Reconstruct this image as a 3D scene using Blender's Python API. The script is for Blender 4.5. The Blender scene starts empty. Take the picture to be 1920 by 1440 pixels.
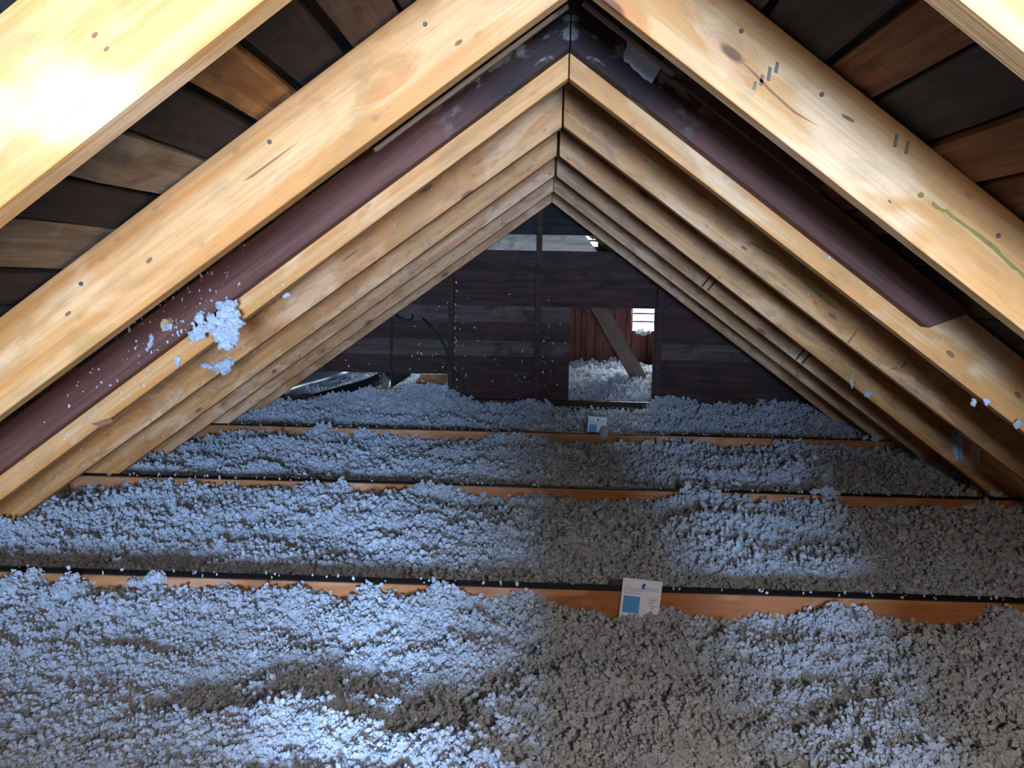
import bpy, bmesh, math, random
import numpy as np
from mathutils import Vector, Matrix, noise as mnoise

# ------------------------------------------------------------------ camera, world, light, exposure
scene = bpy.context.scene
COL = scene.collection
YAW, PITCH, ROLL, FPX = 0.0356, 0.1347, 0.0173, 1442.5

def cam_basis():
    cy, sy, cp, sp = math.cos(YAW), math.sin(YAW), math.cos(PITCH), math.sin(PITCH)
    f = Vector((-sy*cp, cy*cp, -sp)); r = Vector((cy, sy, 0)); u = r.cross(f)
    c, s = math.cos(ROLL), math.sin(ROLL)
    return c*r + s*u, -s*r + c*u, f
CR, CU, CF = cam_basis()
cam_d = bpy.data.cameras.new('camera'); cam = bpy.data.objects.new('camera', cam_d); COL.objects.link(cam)
cam_d.sensor_width = 36.0; cam_d.sensor_fit = 'HORIZONTAL'; cam_d.lens = FPX/1920*36.0
cam_d.clip_start = 0.02; cam_d.clip_end = 100
cam.matrix_world = Matrix(((CR.x, CU.x, -CF.x, 0), (CR.y, CU.y, -CF.y, 0), (CR.z, CU.z, -CF.z, 0), (0, 0, 0, 1)))
scene.camera = cam

def P(u, v, y):
    """world point of the attic plane at depth y that the given photo pixel looks at"""
    d = CF + CR*((u-960)/FPX) + CU*((720-v)/FPX)
    return d*(y/d.y)

world = bpy.data.worlds.new('sky'); scene.world = world; world.use_nodes = True
bg = world.node_tree.nodes['Background']; bg.inputs[0].default_value = (0.80, 0.90, 1.0, 1); bg.inputs[1].default_value = 2.5

scene.view_settings.view_transform = 'Standard'; scene.view_settings.look = 'None'
scene.view_settings.gamma = 1.0; scene.view_settings.exposure = 0.08; scene.view_settings.use_curve_mapping = False
scene.cycles.max_bounces = 4; scene.cycles.diffuse_bounces = 3; scene.cycles.use_adaptive_sampling = True; scene.cycles.adaptive_threshold = 0.08; scene.cycles.adaptive_min_samples = 12; scene.cycles.sample_clamp_indirect = 6.0

DAY = (0.335, 0.565, 1.0)
def area(name, loc, target, sx, sy, power, color):
    l = bpy.data.lights.new(name, 'AREA'); l.shape = 'RECTANGLE'; l.size = sx; l.size_y = sy; l.energy = power; l.color = color
    o = bpy.data.objects.new(name, l); COL.objects.link(o); o.location = loc
    o.rotation_euler = (Vector(target)-Vector(loc)).to_track_quat('-Z', 'Y').to_euler(); return o
# daylight through the window in the gable behind the camera, through the louvred window of the far room
area('window_daylight', (0.20, -1.68, -0.08), (0.20, 1.0, -0.08), 0.38, 0.42, 315, DAY)
area('far_window_daylight', (1.02, 7.35, -0.20), (0.45, 6.2, -0.95), 0.30, 0.24, 85, (0.72, 0.86, 1.0))
area('duct_fill_light', (-1.02, 7.35, -0.50), (-1.2, 6.2, -0.80), 0.34, 0.20, 30, (0.60, 0.80, 1.0))  # added fill lamp that brightens the ducts at the left

# ------------------------------------------------------------------ geometry constants (metres, camera at the origin)
XR, H, TAN = 0.0564, 0.4953, 0.7244
TH = math.atan(TAN); SC, SS = math.cos(TH), math.sin(TH)
S = 0.61; Y3 = 1.982
RY = lambda n: Y3 + (n-3)*S
RD, RT = 0.14, 0.038               # new rafter depth, thickness
ROOF = H + RD/SC + 0.003           # underside of the roof boards above the ridge line
YB, YF, YR = 5.60, 7.20, -1.60     # gable with the hatch, far gable, gable behind the camera
FLOOR = -1.16
rng = random.Random(7)

# ------------------------------------------------------------------ helpers
def props(o, label=None, cat=None, group=None, kind=None):
    if label: o['label'] = label
    if cat: o['category'] = cat
    if group: o['group'] = group
    if kind: o['kind'] = kind
    return o

def link(name, me, mat=None, parent=None, M=None):
    o = bpy.data.objects.new(name, me); COL.objects.link(o)
    if mat is not None and me is not None and hasattr(me, 'materials') and not len(me.materials): me.materials.append(mat)
    if parent is not None: o.parent = parent
    if M is not None: o.matrix_local = M
    return o

def empty(name, loc=(0, 0, 0)):
    o = bpy.data.objects.new(name, None); COL.objects.link(o); o.location = loc; o.empty_display_size = .1; return o

def bm_mesh(bm, name):
    bmesh.ops.recalc_face_normals(bm, faces=bm.faces)
    me = bpy.data.meshes.new(name); bm.to_mesh(me); bm.free(); return me

def prism(pts, t0, t1, axis='y', bevel=0.0, name='m', wob=0.0, cuts=0):
    """extrude a polygon; pts are (a,b) in the plane across AXIS"""
    bm = bmesh.new()
    def mk(a, b, t): return {'y': (a, t, b), 'z': (a, b, t), 'x': (t, a, b)}[axis]
    lo = [bm.verts.new(mk(a, b, t0)) for a, b in pts]; hi = [bm.verts.new(mk(a, b, t1)) for a, b in pts]
    n = len(pts); bm.faces.new(lo); bm.faces.new(hi[::-1])
    for i in range(n): bm.faces.new((lo[i], lo[(i+1) % n], hi[(i+1) % n], hi[i]))
    if cuts:
        long = [e for e in bm.edges if e.calc_length() > 0.3]
        bmesh.ops.subdivide_edges(bm, edges=long, cuts=cuts, use_grid_fill=True)
    if bevel:
        bmesh.ops.recalc_face_normals(bm, faces=bm.faces)
        es = [e for e in bm.edges if len(e.link_faces) == 2 and e.calc_face_angle(0) > 0.5]
        bmesh.ops.bevel(bm, geom=es, offset=bevel, segments=1, affect='EDGES')
    if wob:
        sd = rng.random()*50
        for v in bm.verts: v.co += wob*(mnoise.noise_vector(v.co*3.1+Vector((sd, sd, sd))))
    return bm_mesh(bm, name)

def box(x0, x1, y0, y1, z0, z1, bevel=0.0, name='m', wob=0.0, cuts=0):
    return prism([(x0, z0), (x1, z0), (x1, z1), (x0, z1)], y0, y1, 'y', bevel, name, wob, cuts)

def tube(pts, rad, name='m', seg=8):
    """round tube along a smoothed polyline"""
    ps = [Vector(p) for p in pts]; path = []
    for i in range(len(ps)-1):
        p0, p1, p2, p3 = ps[max(i-1, 0)], ps[i], ps[i+1], ps[min(i+2, len(ps)-1)]
        for k in range(6):
            t = k/6; path.append(0.5*((2*p1)+(p2-p0)*t+(2*p0-5*p1+4*p2-p3)*t*t+(3*p1-p0-3*p2+p3)*t**3))
    path.append(ps[-1])
    bm = bmesh.new(); rings = []
    for i, c in enumerate(path):
        d = (path[min(i+1, len(path)-1)]-path[max(i-1, 0)]).normalized()
        a = d.cross(Vector((0.3, 0.9, 0.2))).normalized(); b = d.cross(a)
        rings.append([bm.verts.new(c+rad*(math.cos(2*math.pi*k/seg)*a+math.sin(2*math.pi*k/seg)*b)) for k in range(seg)])
    for r0, r1 in zip(rings, rings[1:]):
        for k in range(seg): bm.faces.new((r0[k], r0[(k+1) % seg], r1[(k+1) % seg], r1[k]))
    bm.faces.new(rings[0][::-1]); bm.faces.new(rings[-1])
    me = bm_mesh(bm, name)
    for f in me.polygons: f.use_smooth = True
    return me

# ------------------------------------------------------------------ materials
class NT:
    def __init__(s, name):
        s.m = bpy.data.materials.new(name); s.m.use_nodes = True; s.t = s.m.node_tree; s.n = s.t.nodes
        s.bsdf = s.n['Principled BSDF']; s.out = s.n['Material Output']
    def N(s, typ, **kw):
        n = s.n.new(typ)
        for k, v in kw.items(): setattr(n, k, v)
        return n
    def L(s, a, b): s.t.links.new(a, b)
    def val(s, sock, v):
        if hasattr(v, 'links') or hasattr(v, 'is_linked'): s.L(v, sock)
        else: sock.default_value = v
    def math(s, op, a, b=0.0, clamp=False):
        n = s.N('ShaderNodeMath', operation=op); n.use_clamp = clamp; s.val(n.inputs[0], a); s.val(n.inputs[1], b); return n.outputs[0]
    def mix(s, f, a, b, mode='MIX'):
        n = s.N('ShaderNodeMix', data_type='RGBA', blend_type=mode); s.val(n.inputs[0], f)
        for i, c in ((6, a), (7, b)):
            if isinstance(c, tuple): n.inputs[i].default_value = (*c[:3], 1)
            else: s.L(c, n.inputs[i])
        return n.outputs[2]
    def ramp(s, f, lo, hi):
        n = s.N('ShaderNodeMapRange', interpolation_type='SMOOTHSTEP'); s.val(n.inputs[0], f)
        n.inputs[1].default_value = lo; n.inputs[2].default_value = hi; return n.outputs[0]
    def coords(s, scale=(1, 1, 1), rand=True):
        tc = s.N('ShaderNodeTexCoord'); v = tc.outputs['Object']
        if rand:
            oi = s.N('ShaderNodeObjectInfo'); vm = s.N('ShaderNodeVectorMath', operation='MULTIPLY_ADD')
            cb = s.N('ShaderNodeCombineXYZ')
            for k in range(3): s.L(oi.outputs['Random'], cb.inputs[k])
            s.L(cb.outputs[0], vm.inputs[0]); vm.inputs[1].default_value = (31.7, 17.3, 11.9); s.L(v, vm.inputs[2]); v = vm.outputs[0]
        return v
    def scaled(s, v, sc):
        n = s.N('ShaderNodeVectorMath', operation='MULTIPLY'); s.L(v, n.inputs[0]); n.inputs[1].default_value = sc; return n.outputs[0]
    def noise(s, v, scale=1.0, detail=3.0, rough=0.55, dist=0.0):
        n = s.N('ShaderNodeTexNoise'); s.L(v, n.inputs['Vector']); n.inputs['Scale'].default_value = scale
        n.inputs['Detail'].default_value = detail; n.inputs['Roughness'].default_value = rough; n.inputs['Distortion'].default_value = dist
        return n.outputs['Fac']
    def finish(s, col, rough=0.6, bump=None, bstr=0.3, bdist=0.003, spec=0.3):
        s.val(s.bsdf.inputs['Base Color'], col if not isinstance(col, tuple) else (*col[:3], 1))
        s.val(s.bsdf.inputs['Roughness'], rough); s.bsdf.inputs['Specular IOR Level'].default_value = spec
        if bump is not None:
            b = s.N('ShaderNodeBump'); b.inputs['Strength'].default_value = bstr; b.inputs['Distance'].default_value = bdist
            s.L(bump, b.inputs['Height']); s.L(b.outputs[0], s.bsdf.inputs['Normal'])
        return s.m

def new_wood(name, pale, warm, resin=(0.42, 0.19, 0.035), grime=0.25, grimecol=(0.20, 0.13, 0.075)):
    """planed pine: grain along local X, bands, knots, resin stains and grime"""
    t = NT(name); v = t.coords()
    vor = t.N('ShaderNodeTexVoronoi', feature='F1', voronoi_dimensions='3D'); t.L(t.scaled(v, (3.4, 9.5, 9.5)), vor.inputs['Vector'])
    vor.inputs['Scale'].default_value = 1.0
    d = vor.outputs['Distance']
    knot = t.math('SUBTRACT', 1.0, t.ramp(d, 0.06, 0.115)); ring = t.math('SUBTRACT', 1.0, t.ramp(d, 0.09, 0.34))
    bend = t.math('MULTIPLY', ring, 0.035)                   # grain bends round the knots
    sep = t.N('ShaderNodeSeparateXYZ'); t.L(v, sep.inputs[0]); cb = t.N('ShaderNodeCombineXYZ')
    t.L(sep.outputs[0], cb.inputs[0]); t.L(t.math('ADD', sep.outputs[1], bend), cb.inputs[1]); t.L(t.math('ADD', sep.outputs[2], bend), cb.inputs[2])
    g = cb.outputs[0]
    bands = t.noise(t.scaled(g, (0.8, 24, 24)), 1.0, 2.0, 0.6, 0.7)
    fibre = t.noise(t.scaled(g, (6, 190, 190)), 1.0, 1.0, 0.6)
    col = t.mix(t.ramp(bands, 0.38, 0.60), pale, warm)
    big = t.noise(t.scaled(v, (2.6, 8, 8)), 1.0, 3.0, 0.6, 0.6)
    col = t.mix(t.math('MULTIPLY', t.ramp(big, 0.53, 0.66), 0.75), col, tuple(min(1, c*1.12+k) for c, k in zip(pale, (0.06, 0.09, 0.09))))
    col = t.mix(t.math('MULTIPLY', t.math('SUBTRACT', 1.0, t.ramp(big, 0.34, 0.43)), 0.55), col, resin)
    col = t.mix(t.math('MULTIPLY', ring, 0.45), col, tuple(c*k for c, k in zip(warm, (0.80, 0.60, 0.5))))
    col = t.mix(t.math('MULTIPLY', knot, 0.9), col, (0.14, 0.05, 0.02))
    gr = t.noise(t.scaled(v, (9, 22, 22)), 1.0, 4.0, 0.7, 0.8)
    col = t.mix(t.math('MULTIPLY', t.ramp(gr, 0.48, 0.66), grime), col, grimecol)
    v2 = t.N('ShaderNodeTexVoronoi', feature='F1', voronoi_dimensions='3D'); t.L(t.scaled(v, (11, 21, 21)), v2.inputs['Vector']); v2.inputs['Scale'].default_value = 1.0
    col = t.mix(t.math('MULTIPLY', t.math('SUBTRACT', 1.0, t.ramp(v2.outputs['Distance'], 0.05, 0.14)), 0.15+grime*0.65), col, (0.10, 0.05, 0.025))
    col = t.mix(t.math('MULTIPLY', t.ramp(fibre, 0.35, 0.70), 0.22), col, tuple(c*0.55 for c in warm))
    return t.finish(col, 0.58, fibre, 0.25, 0.002)

def old_wood(name, c1, c2, c3=None, stain=0.0, staincol=(0.35, 0.33, 0.30), rough=0.8):
    """rough old board: streaky along local X, patchy"""
    t = NT(name); v = t.coords()
    a = t.noise(t.scaled(v, (2.2, 30, 30)), 1.0, 3.0, 0.65, 0.7); b = t.noise(t.scaled(v, (5, 9, 9)), 1.0, 3.0, 0.6, 0.5)
    f = t.noise(t.scaled(v, (10, 260, 260)), 1.0, 1.0, 0.6)
    col = t.mix(t.ramp(a, 0.32, 0.68), c1, c2)
    if c3: col = t.mix(t.math('MULTIPLY', t.ramp(b, 0.50, 0.68), 0.7), col, c3)
    if stain: col = t.mix(t.math('MULTIPLY', t.ramp(t.noise(t.scaled(v, (6, 11, 11)), 1.0, 4.0, 0.7, 0.9), 0.56, 0.66), stain), col, staincol)
    col = t.mix(t.math('MULTIPLY', t.ramp(f, 0.4, 0.75), 0.3), col, tuple(c*0.4 for c in c1))
    return t.finish(col, rough, f, 0.5, 0.003, 0.25)

PINE_NEAR = new_wood('pine fresh', (0.75, 0.365, 0.13), (0.69, 0.262, 0.062), grime=0.20)
PINE_MID = new_wood('pine dusty', (0.76, 0.35, 0.12), (0.64, 0.235, 0.062), grime=0.44)
PINE_FAR = new_wood('pine grimy', (0.78, 0.39, 0.17), (0.62, 0.255, 0.09), grime=0.58, grimecol=(0.22, 0.13, 0.07))
JOIST_W = new_wood('joist pine', (0.58, 0.235, 0.085), (0.48, 0.165, 0.052), grime=0.30)
PURPLE = old_wood('painted old rafter', (0.105, 0.045, 0.042), (0.16, 0.075, 0.070), (0.06, 0.028, 0.030), stain=0.12, staincol=(0.22, 0.15, 0.13))
CHAR = old_wood('charred board', (0.020, 0.018, 0.019), (0.045, 0.038, 0.036), (0.012, 0.012, 0.014), stain=0.15, staincol=(0.12, 0.10, 0.09))
REDBR = old_wood('red brown board', (0.14, 0.050, 0.022), (0.26, 0.105, 0.045), (0.055, 0.024, 0.014))
WEATH = old_wood('weathered board', (0.22, 0.165, 0.115), (0.36, 0.28, 0.20), (0.13, 0.09, 0.065), stain=0.4, staincol=(0.5, 0.48, 0.43))
ORANGE = old_wood('split orange board', (0.30, 0.13, 0.05), (0.52, 0.27, 0.10), (0.10, 0.045, 0.03))
DARKBR = old_wood('dark brown board', (0.050, 0.024, 0.017), (0.085, 0.042, 0.030), (0.030, 0.016, 0.013), stain=0.1, staincol=(0.12, 0.08, 0.06))
DARKGR = old_wood('dark grey board', (0.085, 0.056, 0.040), (0.15, 0.10, 0.072), (0.042, 0.026, 0.020), stain=0.3, staincol=(0.20, 0.15, 0.115))
PALEB = old_wood('pale weathered board', (0.50, 0.36, 0.25), (0.74, 0.58, 0.42), (0.30, 0.19, 0.12), stain=0.5, staincol=(0.85, 0.72, 0.58))
REDPL = old_wood('red plank', (0.12, 0.036, 0.022), (0.18, 0.060, 0.036), (0.085, 0.026, 0.018))
BRACEW = old_wood('grey brown brace', (0.13, 0.080, 0.055), (0.20, 0.13, 0.09), (0.09, 0.045, 0.03))

def plain(name, col, rough=0.6, metal=0.0, spec=0.4, var=0.0):
    t = NT(name); v = t.coords()
    n = t.noise(v, 60.0, 3.0)
    c = t.mix(t.math('MULTIPLY', t.ramp(n, 0.35, 0.7), var), col, tuple(x*0.5 for x in col)) if var else col
    t.bsdf.inputs['Metallic'].default_value = metal
    return t.finish(c, rough, spec=spec)
FELT = plain('roof felt', (0.018, 0.017, 0.017), 0.9, var=0.4)
DARKTOP = plain('sooty shaded top', (0.030, 0.024, 0.021), 0.95, spec=0.1, var=0.5)  # soot and the shade of grazing light, both put into the colour
PLASTER = plain('plasterboard', (0.35, 0.33, 0.31), 0.9, var=0.2)
STEEL = plain('galvanised steel', (0.78, 0.86, 0.93), 0.4, 0.1, var=0.25)
SCREWD = plain('dark screw', (0.14, 0.11, 0.09), 0.5, 0.3)
FOIL = plain('duct foil', (0.80, 0.84, 0.88), 0.22, 0.9, var=0.15)
BLACKR = plain('black rubber', (0.012, 0.012, 0.013), 0.5, var=0.3)
CARDW = plain('white card', (0.92, 0.93, 0.95), 0.5, var=0.05)
CARDG = plain('grey tag', (0.86, 0.84, 0.82), 0.6, var=0.15)
INKB = plain('blue print', (0.012, 0.13, 0.60), 0.5)
INKL = plain('light blue print', (0.10, 0.37, 0.74), 0.5)
INKG = plain('grey blue print', (0.20, 0.27, 0.48), 0.5)
PENCIL = plain('pencil mark', (0.08, 0.04, 0.02), 0.8)
STAMPG = plain('grey ink stamp', (0.24, 0.15, 0.08), 0.8, var=0.5)
STAMPP = plain('pink ink bar', (0.80, 0.46, 0.34), 0.8, var=0.3)
MOULD = plain('green mould', (0.34, 0.205, 0.035), 0.9, var=0.5)
RAWEND = plain('broken pale wood', (0.72, 0.46, 0.22), 0.8, var=0.3)
SLATW = plain('white slat', (0.80, 0.82, 0.85), 0.5)
OCCBOARD = plain('carton board', (0.42, 0.27, 0.15), 0.8, var=0.2)
TAPE = plain('packing tape', (0.55, 0.42, 0.25), 0.3)

def fluff_mat(name, col):
    t = NT(name); v = t.coords(rand=False)
    n = t.noise(v, 90.0, 3.0, 0.6)
    c = t.mix(t.ramp(n, 0.3, 0.75), tuple(x*0.80 for x in col), col)
    oi = t.N('ShaderNodeObjectInfo'); c = t.mix(t.math('MULTIPLY', t.ramp(oi.outputs['Random'], 0.0, 1.0), 0.50), c, tuple(x*k for x, k in zip(col, (0.56, 0.555, 0.55))))
    vc = t.N('ShaderNodeTexVoronoi', feature='F1', voronoi_dimensions='3D'); t.L(v, vc.inputs['Vector']); vc.inputs['Scale'].default_value = 110.0
    sx = t.N('ShaderNodeSeparateXYZ'); t.L(vc.outputs['Color'], sx.inputs[0]); c = t.mix(t.math('MULTIPLY', sx.outputs[0], 0.28), c, tuple(x*0.5 for x in col))
    df = t.N('ShaderNodeBsdfDiffuse'); tr = t.N('ShaderNodeBsdfTranslucent'); ms = t.N('ShaderNodeMixShader'); ms.inputs[0].default_value = 0.35
    t.L(c, df.inputs[0]); t.L(c, tr.inputs[0]); t.L(df.outputs[0], ms.inputs[1]); t.L(tr.outputs[0], ms.inputs[2]); t.L(ms.outputs[0], t.out.inputs[0])
    return t.m
FLUFF = fluff_mat('blown glass wool', (0.90, 0.905, 0.92))

# ------------------------------------------------------------------ structure: floor, roof, gables
link('floor', box(-2.4, 2.5, YR-.1, YF+.1, FLOOR-.03, FLOOR), PLASTER)['kind'] = 'structure'

# roof: felt shell with the roof boards under it
bm = bmesh.new()
for sd in (-1, 1):
    prof = [(XR, ROOF+.035), (XR+sd*2.42, ROOF+.035-2.42*TAN), (XR+sd*2.42, ROOF+.075-2.42*TAN), (XR, ROOF+.075)]
    lo = [bm.verts.new((a, YR-.12, b)) for a, b in prof]; hi = [bm.verts.new((a, YF+.12, b)) for a, b in prof]
    bm.faces.new(lo); bm.faces.new(hi[::-1])
    for i in range(4): bm.faces.new((lo[i], lo[(i+1) % 4], hi[(i+1) % 4], hi[i]))
roof = link('ceiling', bm_mesh(bm, 'ceiling'), FELT); roof['kind'] = 'structure'

def slope_matrix(side, y=0.0, z=H, x=XR):
    """local X runs down the slope, local Z is square to it, local Y along the ridge"""
    X = Vector((side*SC, 0, -SS)); Z = Vector((side*SS, 0, SC)); Y = Z.cross(X)
    return Matrix(((X.x, Y.x, Z.x, x), (X.y, Y.y, Z.y, y), (X.z, Y.z, Z.z, z), (0, 0, 0, 1)))

EDGE = {-1: [0.03, .14, .255, .375, .49, .60, .70, .804, .92, 1.015, 1.15], 1: [0.03, .14, .26, .38, .515, .617, .738, .845, .955, 1.07]}
BM = {-1: [CHAR, DARKBR, CHAR, DARKGR, CHAR, ORANGE, CHAR, WEATH, CHAR, WEATH],
      1: [DARKBR, CHAR, DARKGR, CHAR, REDBR, CHAR, REDBR, REDBR, CHAR]}
pl_rng = random.Random(3)
for sd in (-1, 1):
    ed = list(EDGE[sd]); mats = list(BM[sd])
    while ed[-1] < 2.74: ed.append(ed[-1]+pl_rng.uniform(.10, .135)); mats.append(pl_rng.choice([CHAR, DARKBR, DARKGR, REDBR, CHAR]))
    for i in range(len(ed)-1):
        joints = [YR-.05] + ([pl_rng.choice([RY(3), RY(4), RY(5)])+.02] if i % 2 else [pl_rng.choice([RY(6), RY(7)])+.02]) + [YF]
        for k in range(2):
            g = pl_rng.uniform(.003, .009); a, b = ed[i]+g, ed[i+1]-g
            y0, y1 = joints[k]+.002, joints[k+1]-.002
            pr = pl_rng.uniform(.0, .006)
            # board local X along the ridge so that its grain follows
            me = box(0, y1-y0, 0, b-a, pr, .022+pr, .002, 'roof_board', .007, 14)
            mt = mats[i] if k == 0 else pl_rng.choice([CHAR, DARKBR, DARKGR, CHAR])
            Xd = Vector((0, 1, 0)); Dn = Vector((sd*SC, 0, -SS)); N = Vector((sd*SS, 0, SC))
            if sd > 0: org = Vector((XR, 0, ROOF))+Dn*b+Vector((0, y0, 0)); Yd = -Dn
            else: org = Vector((XR, 0, ROOF))+Dn*a+Vector((0, y0, 0)); Yd = Dn
            if Xd.cross(Yd).dot(N) < 0:
                Yd = -Yd; org = Vector((XR, 0, ROOF))+Dn*(a if sd > 0 else b)+Vector((0, y0, 0))
            M = Matrix(((Xd.x, Yd.x, N.x, org.x), (Xd.y, Yd.y, N.y, org.y), (Xd.z, Yd.z, N.z, org.z), (0, 0, 0, 1)))
            link('roof_board', me, mt, roof, M)

def halfw(z): return (ROOF-.004-z)/TAN

def gable_board(parent, name, z0, z1, x0, x1, y, th, mat, cutl=None, cutr=None, wob=.002):
    """a horizontal board between x0 and x1, its ends mitred to the roof slope where it reaches it"""
    def lim(x, z, s): return max(x, XR-halfw(z)) if s < 0 else min(x, XR+halfw(z))
    l0, l1 = lim(x0, z0, -1), lim(x0, z1, -1); r0, r1 = lim(x1, z0, 1), lim(x1, z1, 1)
    if cutr: r0, r1 = cutr
    if r1-l1 < .004: r1 = l1 = (l1+r1)/2; 
    if r0-l0 < .01: return None
    pts = [(l0, z0), (r0, z0), (r1, z1), (l1, z1)] if r1-l1 > .004 else [(l0, z0), (r0, z0), (l1, z1)]
    o = link(name, prism(pts, 0, th, 'y', .0015, name, wob if wob else 0, 0), mat, parent, Matrix.Translation((0, y, 0)))
    return o

# gable with the hatch
wb = empty('wall_back', (0, 0, 0)); wb['kind'] = 'structure'
zrow = lambda v: P(950, v, YB).z
rows = [(330, 362, CHAR), (362, 395, CHAR), (395, 438, CHAR), (438, 470, PALEB), (470, 504, DARKBR), (504, 539, DARKBR), (539, 573, DARKBR), (573, 606, DARKGR),
        (606, 638, DARKBR), (638, 670, DARKGR), (670, 703, DARKBR), (703, 738, DARKBR), (738, 775, DARKBR), (775, 810, DARKBR), (810, 850, CHAR)]
HX0, HX1 = P(1068, 660, YB).x, P(1225, 660, YB).x; HZ0, HZ1 = P(1068, 748, YB).z, P(1140, 575, YB).z
XS1, XS2, XS3 = P(846, 600, YB).x, P(1008, 600, YB).x, P(1233, 650, YB).x
wr = random.Random(11)
for v0, v1, m in rows:
    z1, z0 = zrow(v0)+.004, zrow(v1)-.004; y = YB+wr.uniform(0, .003)+(.006 if rows.index((v0, v1, m)) % 2 else 0)
    if v0 == 438:
        a, b = P(1096, 438, YB).x, P(1122, 470, YB).x
        gable_board(wb, 'plank', z0, z1, -3, 3, y, .02, m, cutr=(b, a)); continue
    segs = [(-3.0, XS1+.01), (XS1+.014, 3.0)]
    if v0 >= 703: segs = [(XS1-.02, 3.0)]
    for s0, s1 in segs:
        if z0 < HZ1-.01 and z1 > HZ0+.01 and s1 > HX1:
            gable_board(wb, 'plank', z0, z1, s0, HX0, y, .02, m); gable_board(wb, 'plank', z0, z1, HX1, s1, y, .02, m if wr.random() < .5 else DARKBR)
        else:
            gable_board(wb, 'plank', z0, z1, s0, s1, y, .02, m)
for xs, top in ((XS1, None), (XS2, None), (XS3, None)):
    zt = ROOF-.004-TAN*(abs(xs-XR)+.022)
    link('stud', box(xs-.019, xs+.021, YB-.046, YB-.002, -.99, zt, .002, 'stud', .002, 4), DARKBR, wb)
link('sill_plate', box(P(860, 745, YB).x, HX1+.02, YB-.05, YB-.003, HZ0-.045, HZ0-.008, .002, 'sill_plate', .002, 4), DARKBR, wb)
link('hatch_frame', box(HX1, HX1+.03, YB-.046, YB-.003, HZ0, HZ1, .002, 'hatch_frame'), CHAR, wb)

# far gable: upright red planks, louvred window, small slatted opening higher up
wf = empty('wall_far', (0, 0, 0)); wf['kind'] = 'structure'
WX0, WX1 = P(1186, 600, YF).x, P(1186, 600, YF).x+.30; WZ0, WZ1 = P(1205, 620, YF).z, P(1205, 560, YF).z
VX0, VX1 = P(1083, 445, YF).x, P(1122, 445, YF).x; VZ0, VZ1 = P(1100, 462, YF).z, P(1100, 430, YF).z
xs = -2.1; fr = random.Random(5)
EX0, EX1, EZ0, EZ1 = -1.22, -.82, -.62, -.38  # hidden opening added to let the duct fill light in
cuts = [WX0, WX1, VX0, VX1, EX0, EX1]
edges = sorted([-2.1+.155*i for i in range(28) if all(abs(-2.1+.155*i-c) > .04 for c in cuts)] + cuts)
for a, b in zip(edges, edges[1:]):
    a2, b2 = a+.003, b-.003; zt = min(ROOF-.006-TAN*abs(a2-XR), ROOF-.006-TAN*abs(b2-XR))
    spans = [(-1.15, zt)]
    if a >= WX0-.001 and b <= WX1+.001: spans = [(-1.15, WZ0), (WZ1, zt)]
    elif a >= VX0-.001 and b <= VX1+.001: spans = [(-1.15, VZ0), (VZ1, zt)]
    elif a >= EX0-.001 and b <= EX1+.001: spans = [(-1.15, EZ0), (EZ1, zt)]
    yy = YF+fr.uniform(0, .012)
    for z0, z1 in spans:
        if z1-z0 < .03: continue
        me = box(0, z1-z0, 0, .022, -(b2-a2)/2, (b2-a2)/2, .002, 'plank')
        M = Matrix(((0, 0, -1, (a2+b2)/2), (0, 1, 0, yy), (1, 0, 0, z0), (0, 0, 0, 1)))
        link('plank', me, REDPL, wf, M)
bm = bmesh.new()
for (a, b, z0, z1) in ((-2.4, EX0, -1.2, .9), (EX0, EX1, -1.2, EZ0), (EX0, EX1, EZ1, .9), (EX1, VX0, -1.2, .9), (VX0, VX1, -1.2, VZ0), (VX0, VX1, VZ1, .9), (VX1, WX0, -1.2, .9), (WX0, WX1, -1.2, WZ0), (WX0, WX1, WZ1, .9), (WX1, 2.5, -1.2, .9)):
    f = [bm.verts.new(p) for p in ((a, YF+.04, z0), (b, YF+.04, z0), (b, YF+.04, z1), (a, YF+.04, z1))]; bm.faces.new(f)
link('leak_stop_sheet', bm_mesh(bm, 'leak_stop_sheet'), FELT, wf)  # sheet added behind the planks to stop light leaking through their gaps
for px in (1103, 1178): 
    x = P(px, 650, YF).x
    me = box(0, 1.0, -.03, .0, -.018, .018, .002, 'batten')
    link('batten', me, REDPL, wf, Matrix(((0, 0, -1, x), (0, 1, 0, YF), (1, 0, 0, -1.1), (0, 0, 0, 1))))
w1 = empty('window_1', (0, 0, 0)); w1['kind'] = 'structure'
for v in (588, 603):
    z = P(1205, v, YF).z
    link('slat', box(WX0, WX1, YF+.0, YF+.03, z-.007, z+.007, 0, 'slat'), CHAR, w1)  # dark colour stands in for the backlit shade of the slats
link('window_sill', box(WX0-.01, WX1+.01, YF-.03, YF+.03, WZ0-.02, WZ0, .002, 'window_sill'), REDPL, w1)
link('side_frame', box(WX0-.025, WX0, YF-.02, YF+.03, WZ0, WZ1, .002, 'side_frame'), REDPL, w1)
w2 = empty('window_2', (0, 0, 0)); w2['kind'] = 'structure'
for k in range(2):
    z = VZ0+.045+k*.05
    link('slat', box(VX0, VX1, YF, YF+.012, z, z+.014, 0, 'slat'), CHAR, w2)

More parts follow.
